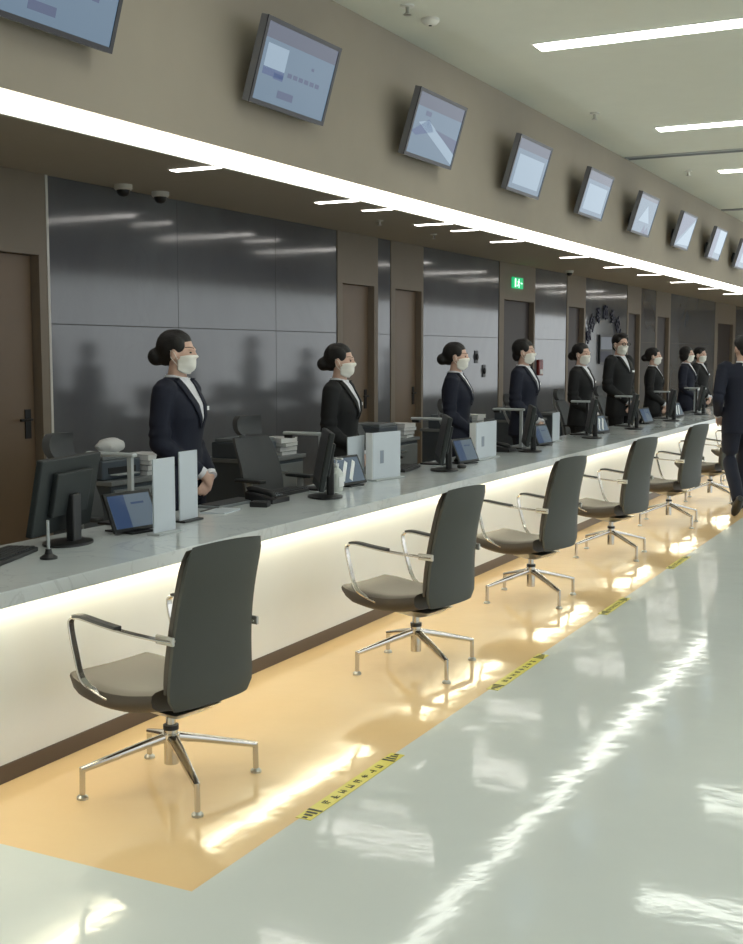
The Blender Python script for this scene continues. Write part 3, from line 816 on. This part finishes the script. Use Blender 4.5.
# ------------------------------------------------------------------ clerk office chairs
def make_office_chair():
    t = empty('office_chair')
    b = BM(); cyl(b, (0, 0), .03, .1, .42); new_obj('gas_lift', b, 'black', t, True)
    for k in range(5):
        a = 2*PI*k/5; d = X(math.cos(a), math.sin(a), 0)
        b = BM(); tube(b, [d*.02+X(0, 0, .11), d*.3+X(0, 0, .07)], [.025, .016], 8); lg = new_obj('leg', b, 'black', t, True)
        b = BM(); ball(b, d*.3+X(0, 0, .03), (.03, .03, .03)); new_obj('castor', b, 'black', lg, True)
    rings = []
    for k in range(9):
        u = k/8; x = -.22+u*.48
        rings.append([Vector((x, p.y, p.z)) for p in ring((x, 0, .46-.01*math.sin(u*PI)), UY, Vector((0, 0, 1)), .24-.03*abs(u-.5)*2, .035-.012*abs(2*u-1), 18, .5)])
    b = BM(); loft(b, rings); new_obj('seat', b, 'mesh', t, True)
    def slab(z0, z1, hw0, hw1, x0, x1, th, curve, bow):
        rings = []
        for k in range(9):
            u = k/8; z = z0+(z1-z0)*u; hw = hw0+(hw1-hw0)*u-.02*abs(2*u-1)**4; x = x0+(x1-x0)*u+curve*math.sin(u*PI)
            rr = []
            for i in range(9):
                v = -1+i/4; rr.append(X(x-th/2+bow*v*v, v*hw, z))
            for i in range(8, -1, -1):
                v = -1+i/4; rr.append(X(x+th/2+bow*v*v, v*hw, z))
            rings.append(rr)
        b = BM(); loft(b, rings); return b
    new_obj('backrest', slab(.52, .97, .21, .2, -.2, -.34, .025, .03, .05), 'mesh', t, True)
    b = BM(); sweep_bar(b, [(-.23, 0, .48), (-.27, 0, .7), (-.37, 0, .9), (-.38, 0, 1.03)], .05, .02); new_obj('back_spine', b, 'lgrey', t)
    new_obj('headrest', slab(.99, 1.13, .125, .13, -.335, -.35, .05, -.02, .035), 'mesh', t, True)
    for s in (-1, 1):
        b = BM(); box(b, -.06, -.01, s*.27-.012, s*.27+.012, .47, .66); a = new_obj('armrest', b, 'lgrey', t, bevel=.004)
        b = BM(); box(b, -.16, .1, s*.27-.04, s*.27+.04, .66, .685); new_obj('arm_pad', b, 'dgrey', a, bevel=.01)
    return t
oc = make_office_chair()
ocs = [(-4.5, 5.42, 10, 'grey mesh office chair behind the nearest monitor, headrest showing at the far left'),
       (-4.62, 7.5, -12, 'grey mesh office chair with pale edged headrest, between the first and second clerks'),
       (-4.62, 9.3, 15, 'grey mesh office chair half hidden behind the second clerk, by the first beige door'),
       (-4.62, 11.3, 0, 'grey mesh office chair behind the counter between the third and fourth clerks'),
       (-4.62, 13.2, 10, 'grey mesh office chair behind the counter just left of the tall man'),
       (-4.62, 15.0, 0, 'grey mesh office chair behind the counter just right of the tall man'),
       (-4.62, 16.8, 0, 'grey mesh office chair behind the counter left of the far pair of clerks')]
for i, (x, y, a, lab) in enumerate(ocs):
    o = oc if i == 0 else copy_tree(oc)
    o.location = (x, y, 0); o.rotation_euler = (0, 0, r(a)); tag(o, lab, 'office chair', 'office chairs for clerks')

# ------------------------------------------------------------------ counter equipment
ZT = .78
WHO = ['at the nearest counter place', 'left of the second clerk', 'left of the third clerk', 'left of the fourth clerk', 'left of the fifth clerk', 'left of the tall man', 'right of the tall man', 'left of the far pair of clerks']
def make_monitor():       # screen faces +x
    t = empty('monitor')
    T = Matrix.Translation((0, 0, .09)) @ Matrix.Rotation(r(-11), 4, 'Y')
    b = BM(); box(b, -.03, .0, -.25, .25, -.03, .30, mtx=T); box(b, -.055, -.03, -.15, .15, .05, .24, mtx=T); new_obj('casing', b, 'moncase', t, bevel=.006)
    b = BM(); box(b, 0, .003, -.235, .235, .015, .295, mtx=T); new_obj('screen', b, 'black', t)
    b = BM(); box(b, -.1, -.06, -.035, .035, .01, .22); new_obj('stand', b, 'black', t, bevel=.008)
    b = BM(); loft(b, [ring((-.05, 0, z), UX, UY, a, c, 24) for z, a, c in ((0, .1, .13), (.01, .1, .13), (.018, .06, .07))]); new_obj('foot', b, 'black', t, True)
    return t
mon = make_monitor()
ml = [(-3.54, 3.92, 192), (-3.36, 5.86, 207), (-3.38, 7.6, 210), (-3.4, 9.42, 212), (-3.4, 11.2, 213), (-3.4, 12.75, 213), (-3.4, 14.5, 215), (-3.4, 16.2, 215)]
for i, (x, y, a) in enumerate(ml):
    o = mon if i == 0 else copy_tree(mon)
    if i: a = 184+math.degrees(math.atan2(3.4, y))
    o.location = (x, y, ZT); o.rotation_euler = (0, 0, r(a)); tag(o, 'dark monitor on the marble counter '+WHO[i], 'monitor', 'clerk monitors')
def make_keyboard():
    t = empty('keyboard'); b = BM(); box(b, -.07, .07, -.21, .21, 0, .018); new_obj('base', b, 'black', t, bevel=.004)
    b = BM()
    for i in range(5):
        for j in range(15): box(b, -.058+i*.024, -.038+i*.024, -.2+j*.027, -.178+j*.027, .018, .024)
    new_obj('keys', b, 'dgrey', t); return t
kb = make_keyboard()
for i, (x, y, a, lab) in enumerate([(-3.46, 3.5, 20, 'black keyboard on the marble at the left edge of the photo'), (-3.62, 5.9, 0, 'black keyboard on the marble below the first grey mesh chair'), (-3.62, 7.55, 10, 'black keyboard on the marble below the third clerk\'s monitor')]):
    o = kb if i == 0 else copy_tree(kb)
    o.location = (x, y, ZT); o.rotation_euler = (0, 0, r(a)); tag(o, lab, 'keyboard', 'keyboards')
def make_tablet(kind=0):  # faces +x, leaning back
    t = empty('counter_tablet'); T = Matrix.Translation((.02, 0, .012)) @ Matrix.Rotation(r(-24), 4, 'Y')
    b = BM(); box(b, -.014, 0, -.145, .145, 0, .19, mtx=T); new_obj('casing', b, 'black', t, bevel=.004)
    b = BM(); box(b, 0, .002, -.128, .128, .016, .174, 0, T)
    if kind == 0: box(b, .002, .0024, -.128, -.03, .016, .174, 1, T); box(b, .002, .0026, .0, .08, .125, .135, 1, T)
    else:
        for yy in (-.05, .03): 
            Q = T @ Matrix.Translation((.0022, yy, .09)) @ Matrix.Rotation(r(-38), 4, 'X'); box(b, 0, .0006, -.014, .014, -.075, .075, 2, Q)
    new_obj('screen', b, ['tab_scr', 'tab_dk', 'white'], t)
    b = BM(); tube(b, [(-.1, 0, .008), (-.04, 0, .12)], [.02, .015], 8); box(b, -.13, .05, -.07, .07, 0, .008); new_obj('stand', b, 'black', t, True)
    return t
tabs = [(-3.44, 4.33, 0), (-3.46, 6.47, 1), (-3.40, 8.2, 0), (-3.46, 10.12, 0), (-3.46, 11.95, 1), (-3.46, 13.8, 0), (-3.46, 15.4, 1)]
tp = {}
for i, (x, y, k) in enumerate(tabs):
    o = copy_tree(tp[k]) if k in tp else make_tablet(k); tp.setdefault(k, o)
    o.location = (x, y, ZT); o.rotation_euler = (0, 0, r(-8)); tag(o, ('black tablet with a blue grey screen ' if k == 0 else 'black tablet with white strokes on its screen ')+WHO[i], 'tablet', 'customer tablets')
def make_doccam(pm='lgrey', L=.26):
    t = empty('document_camera')
    b = BM(); box(b, -.16, .03, -.06, .06, 0, .012); new_obj('base', b, 'black', t, bevel=.004)
    b = BM(); box(b, -.013, .013, -.011, .011, .012, .33); new_obj('post', b, pm, t, bevel=.003)
    b = BM(); box(b, -L, .03, -.02, .02, .326, .346); new_obj('arm', b, 'lgrey', t, bevel=.008)
    b = BM(); box(b, -L+.01, -L+.07, -.018, .018, .306, .326); new_obj('camera_head', b, 'black', t, bevel=.005)
    return t
dc = make_doccam(); dc2 = make_doccam('black', .17)
dl = [(-3.42, 4.62), (-3.50, 6.12), (-3.45, 8.0), (-3.45, 9.58), (-3.45, 11.45), (-3.45, 13.05), (-3.45, 14.8), (-3.45, 16.6)]
dl = [(-3.52, y, 0) for y in (4.5, 6.2, 8.02, 9.68, 11.6, 13.2, 15.0, 16.7)]
for i, (x, y, a) in enumerate(dl):
    o = dc if i == 0 else dc2 if i == 4 else copy_tree(dc2 if i > 4 else dc)
    if i == 0: x = -3.60
    o.location = (x, y, ZT); o.rotation_euler = (0, 0, r(a)); tag(o, ('pale document camera with horizontal arm on a post ' if i < 4 else 'document camera with short arm on a black post ')+WHO[i], 'document camera', 'document cameras')
def card(x, y, wdt, hgt, a, lab, fold=False):
    t = empty('sign_holder', (x, y, ZT), r(a), lab, 'sign', 'upright white signs on the counter')
    b = BM(); box(b, -.004, .004, -wdt/2, wdt/2, .01, hgt); new_obj('panel', b, 'paper', t, bevel=.001)
    if fold:
        b = BM(); box(b, -.05, .0, -wdt/2-.006, -wdt/2, .01, hgt); new_obj('side_panel', b, 'white', t)
        b = BM(); box(b, .0042, .005, -wdt*.25, -wdt*.12, hgt*.35, hgt*.62); new_obj('printing', b, 'paperink', t)
    b = BM(); box(b, -.035, .035, -wdt/2-.004, wdt/2+.004, 0, .01); new_obj('base', b, 'black' if a == 1 else 'lgrey', t, bevel=.002)
card(-3.30, 4.36, .16, .345, 0, 'left one of the two narrow white sign cards before the nearest clerk')
card(-3.44, 4.74, .15, .345, 1, 'right one of the two narrow white sign cards before the nearest clerk, black foot')
card(-3.56, 6.72, .24, .29, 2, 'plain white sign card before the second clerk, behind the tablet')
card(-3.44, 6.92, .3, .31, -10, 'folded white sign with small grey print before the second clerk', True)
card(-3.42, 8.62, .42, .29, 0, 'wide white sign on the marble right of the third clerk', True)
card(-3.52, 10.62, .2, .27, 0, 'small white sign card right of the fourth clerk')
# far T shaped stand with two white posts
t = empty('ticket_stand', (-3.6, 17.15, ZT), 0, 'pale T shaped stand with two white posts before the far pair of clerks', 'stand')
for s in (-.13, .13):
    b = BM(); box(b, -.02, .02, s-.02, s+.02, 0, .30); new_obj('post', b, 'lgrey', t, bevel=.003)
b = BM(); box(b, -.06, .06, -.42, .3, .30, .325); new_obj('shelf', b, 'lgrey', t, bevel=.004)
t = empty('acrylic_rack', (-3.45, 19.2, ZT), 0, 'small pale wire rack at the far end of the counter beside the walking man', 'rack')
for s in (-.2, .2):
    b = BM(); tube(b, [(0, s, 0), (0, s, .33)], .012, 8); new_obj('post', b, 'lgrey', t)
b = BM(); tube(b, [(0, -.2, .3), (0, .2, .3)], .012, 8); tube(b, [(0, -.2, .15), (0, .2, .15)], .008, 8); new_obj('rail', b, 'lgrey', t)
# sanitizer
t = empty('sanitizer_bottle', (-3.40, 6.17, ZT), 0, 'clear hand sanitizer pump bottle on the marble beside the second monitor', 'bottle')
b = BM(); loft(b, [ring((0, 0, z), UX, UY, a, c, 20, .7) for z, a, c in ((0, .03, .042), (.01, .034, .046), (.11, .034, .046), (.13, .022, .028), (.14, .014, .014), (.15, .014, .014))]); new_obj('bottle', b, 'glassc', t, True)
b = BM(); cyl(b, (0, 0), .016, .15, .166); cyl(b, (0, 0), .005, .166, .19, 10); box(b, -.01, .04, -.012, .012, .19, .2); new_obj('pump', b, 'white', t, True)
b = BM(); box(b, .0345, .0355, -.03, .03, .03, .09); new_obj('label', b, 'white', t)
# pen stand
t = empty('pen_stand', (-3.3, 3.6, ZT), 0, 'small black pen stand with an upright grey pen before the nearest monitor', 'pen stand')
b = BM(); lathe(b, [(.035, 0), (.035, .008), (.016, .02), (.012, .04)]); new_obj('base', b, 'black', t, True)
b = BM(); tube(b, [(0, 0, .03), (0, 0, .155)], .006, 10); new_obj('pen', b, 'lgrey', t, True)
# calculators, phones, pads
def desk_phone(x, y, a, lab):
    t = empty('desk_phone', (x, y, ZT), r(a), lab, 'phone', 'desk phones')
    b = BM(); loft(b, [[Vector(p) for p in ((-.09, yy, 0), (.09, yy, 0), (.09, yy, .025), (-.09, yy, .06))] for yy in (-.09, .09)]); new_obj('base', b, 'black', t, bevel=.004)
    b = BM(); tube(b, smooth_path([(-.08, -.06, .06), (-.07, -.06, .075), (.06, -.06, .055), (.075, -.06, .035)], 3), .018, 10); new_obj('handset', b, 'black', t, True)
    b = BM()
    for i in range(4):
        for j in range(3): box(b, -.04+i*.028, -.022+i*.028, -.01+j*.028, .008+j*.028, .05-.19*(i*.028)+.0, .056-.19*(i*.028))
    new_obj('keypad', b, 'grey', t)
desk_phone(-3.50, 5.56, 0, 'black desk phone on the marble below the grey mesh chair')
desk_phone(-3.56, 9.35, 0, 'black desk phone on the marble left of the fourth clerk')
t = empty('card_reader', (-3.42, 5.36, ZT), r(15), 'small black card reader beside the desk phone', 'card reader')
b = BM(); box(b, -.05, .05, -.035, .035, 0, .03); new_obj('casing', b, 'black', t, bevel=.006)
b = BM(); box(b, -.03, .03, -.02, .02, .03, .032); new_obj('keypad', b, 'dgrey', t)
t = empty('laptop', (-3.63, 5.36, ZT), r(180), 'flat grey laptop under the nearest clerk\'s hands', 'laptop')
b = BM(); box(b, -.08, .06, -.2, .2, 0, .015); new_obj('base', b, 'grey', t, bevel=.003)
b = BM(); box(b, -.07, .05, -.18, .18, .0151, .019); new_obj('keys', b, 'dgrey', t)
t = empty('notepad', (-3.5, 5.1, ZT), r(10), 'white paper notepad on the marble before the nearest clerk', 'notepad')
b = BM(); box(b, -.07, .07, -.1, .1, 0, .008); new_obj('pages', b, 'paper', t)
b = BM(); box(b, -.07, -.055, -.1, .1, .008, .011); new_obj('binding', b, 'dgrey', t)
# mice
for i, (x, y, lab) in enumerate([(-3.58, 7.15, 'small black mouse behind the folded white sign'), (-3.3, 7.85, 'small black mouse by the third monitor foot')]):
    t = empty('mouse', (x, y, ZT), 0, lab, 'mouse', 'computer mice')
    b = BM(); ball(b, (0, 0, .012), (.032, .05, .02)); new_obj('shell', b, 'black', t, True)
    b = BM(); cyl(b, (0, .02), .005, .028, .034, 10); new_obj('wheel', b, 'grey', t)

# ------------------------------------------------------------------ side cabinets with printers and papers behind
cabY = [6.1, 7.85, 10.1, 12.0, 14.0, 15.9]
CW = ['behind the two narrow sign cards', 'between the first and second clerks', 'between the second and third clerks', 'between the third and fourth clerks', 'left of the tall man', 'right of the tall man']
def make_cab():
    t = empty('side_cabinet')
    b = BM(); box(b, -.25, .25, -.35, .35, .04, .74); new_obj('body', b, 'shelf', t, bevel=.004)
    b = BM(); box(b, -.23, .23, -.33, .33, 0, .04); new_obj('plinth', b, 'black', t)
    b = BM(); box(b, -.27, .27, -.37, .37, .74, .77); new_obj('top', b, 'grey', t, bevel=.003)
    for k in range(3):
        b = BM(); box(b, .25, .262, -.33, .33, .07+k*.22, .27+k*.22); d = new_obj('drawer', b, 'grey', t, bevel=.003)
        b = BM(); box(b, .262, .275, -.06, .06, .2+k*.22, .21+k*.22); new_obj('handle', b, 'chrome2', d)
    return t
def make_printer():
    t = empty('printer')
    b = BM(); box(b, -.18, .18, -.2, .2, 0, .13); new_obj('casing', b, 'shelf', t, bevel=.012)
    b = BM(); box(b, -.16, .17, -.18, .18, .13, .155); new_obj('lid', b, 'grey', t, bevel=.006)
    b = BM(); box(b, .18, .184, -.14, .14, .04, .08); new_obj('paper_slot', b, 'black', t)
    b = BM(); box(b, .18, .24, -.12, .12, .03, .036); new_obj('tray', b, 'lgrey', t)
    return t
cab = make_cab(); prn = make_printer()
pl = [0]
for i, y in enumerate(cabY):
    cx = -5.15
    o = cab if i == 0 else copy_tree(cab); o.location = (cx-.1, y+.3, 0); tag(o, 'blue grey side cabinet behind the counter '+CW[i], 'cabinet', 'side cabinets')
    if i < 5:
        o = prn if i == 0 else copy_tree(prn); o.location = (cx-.1, y+.15, .77); tag(o, 'blue grey printer on the side cabinet '+CW[i], 'printer', 'printers')
# stacks of folders and papers on the side cabinets
for i, y in enumerate(cabY[:4]):
    cx = -5.25
    zz = .77
    for k in range(4):
        t = empty('folder', (cx+.12+random.uniform(-.02, .02), y+.5, zz), random.uniform(-.15, .15), ('pale', 'dark', 'grey', 'white')[k]+' folder, '+('lowest', 'second lowest', 'second highest', 'topmost')[k]+' on the side cabinet '+CW[i], 'folder', 'folders on side cabinets')
        th = .03+.01*(k % 2)
        b = BM(); box(b, -.11, .11, -.11, .11, .002, th-.002); new_obj('pages', b, 'white', t)
        b = BM(); box(b, -.115, .115, -.115, .115, 0, .002); box(b, -.115, .115, -.115, .115, th-.002, th); box(b, -.117, -.115, -.115, .115, 0, th); new_obj('cover', b, ('lgrey', 'dgrey', 'grey', 'white')[k], t)
        zz += th
# white crumpled bag on the first printer
b = BM()
ball(b, (0, 0, .055), (.075, .12, .055), seg=20, rings=12)
for v in b.verts:
    k = 1+.16*math.sin(v.co.y*55+v.co.x*40)*math.cos(v.co.z*60); v.co.x *= k; v.co.y *= k
    v.co.z = max(0, v.co.z)
o = new_obj('plastic_bag', b, 'white', None, True); o.location = (-5.2, 6.3, .925); tag(o, 'crumpled white bag on the printer left of the nearest clerk', 'bag')
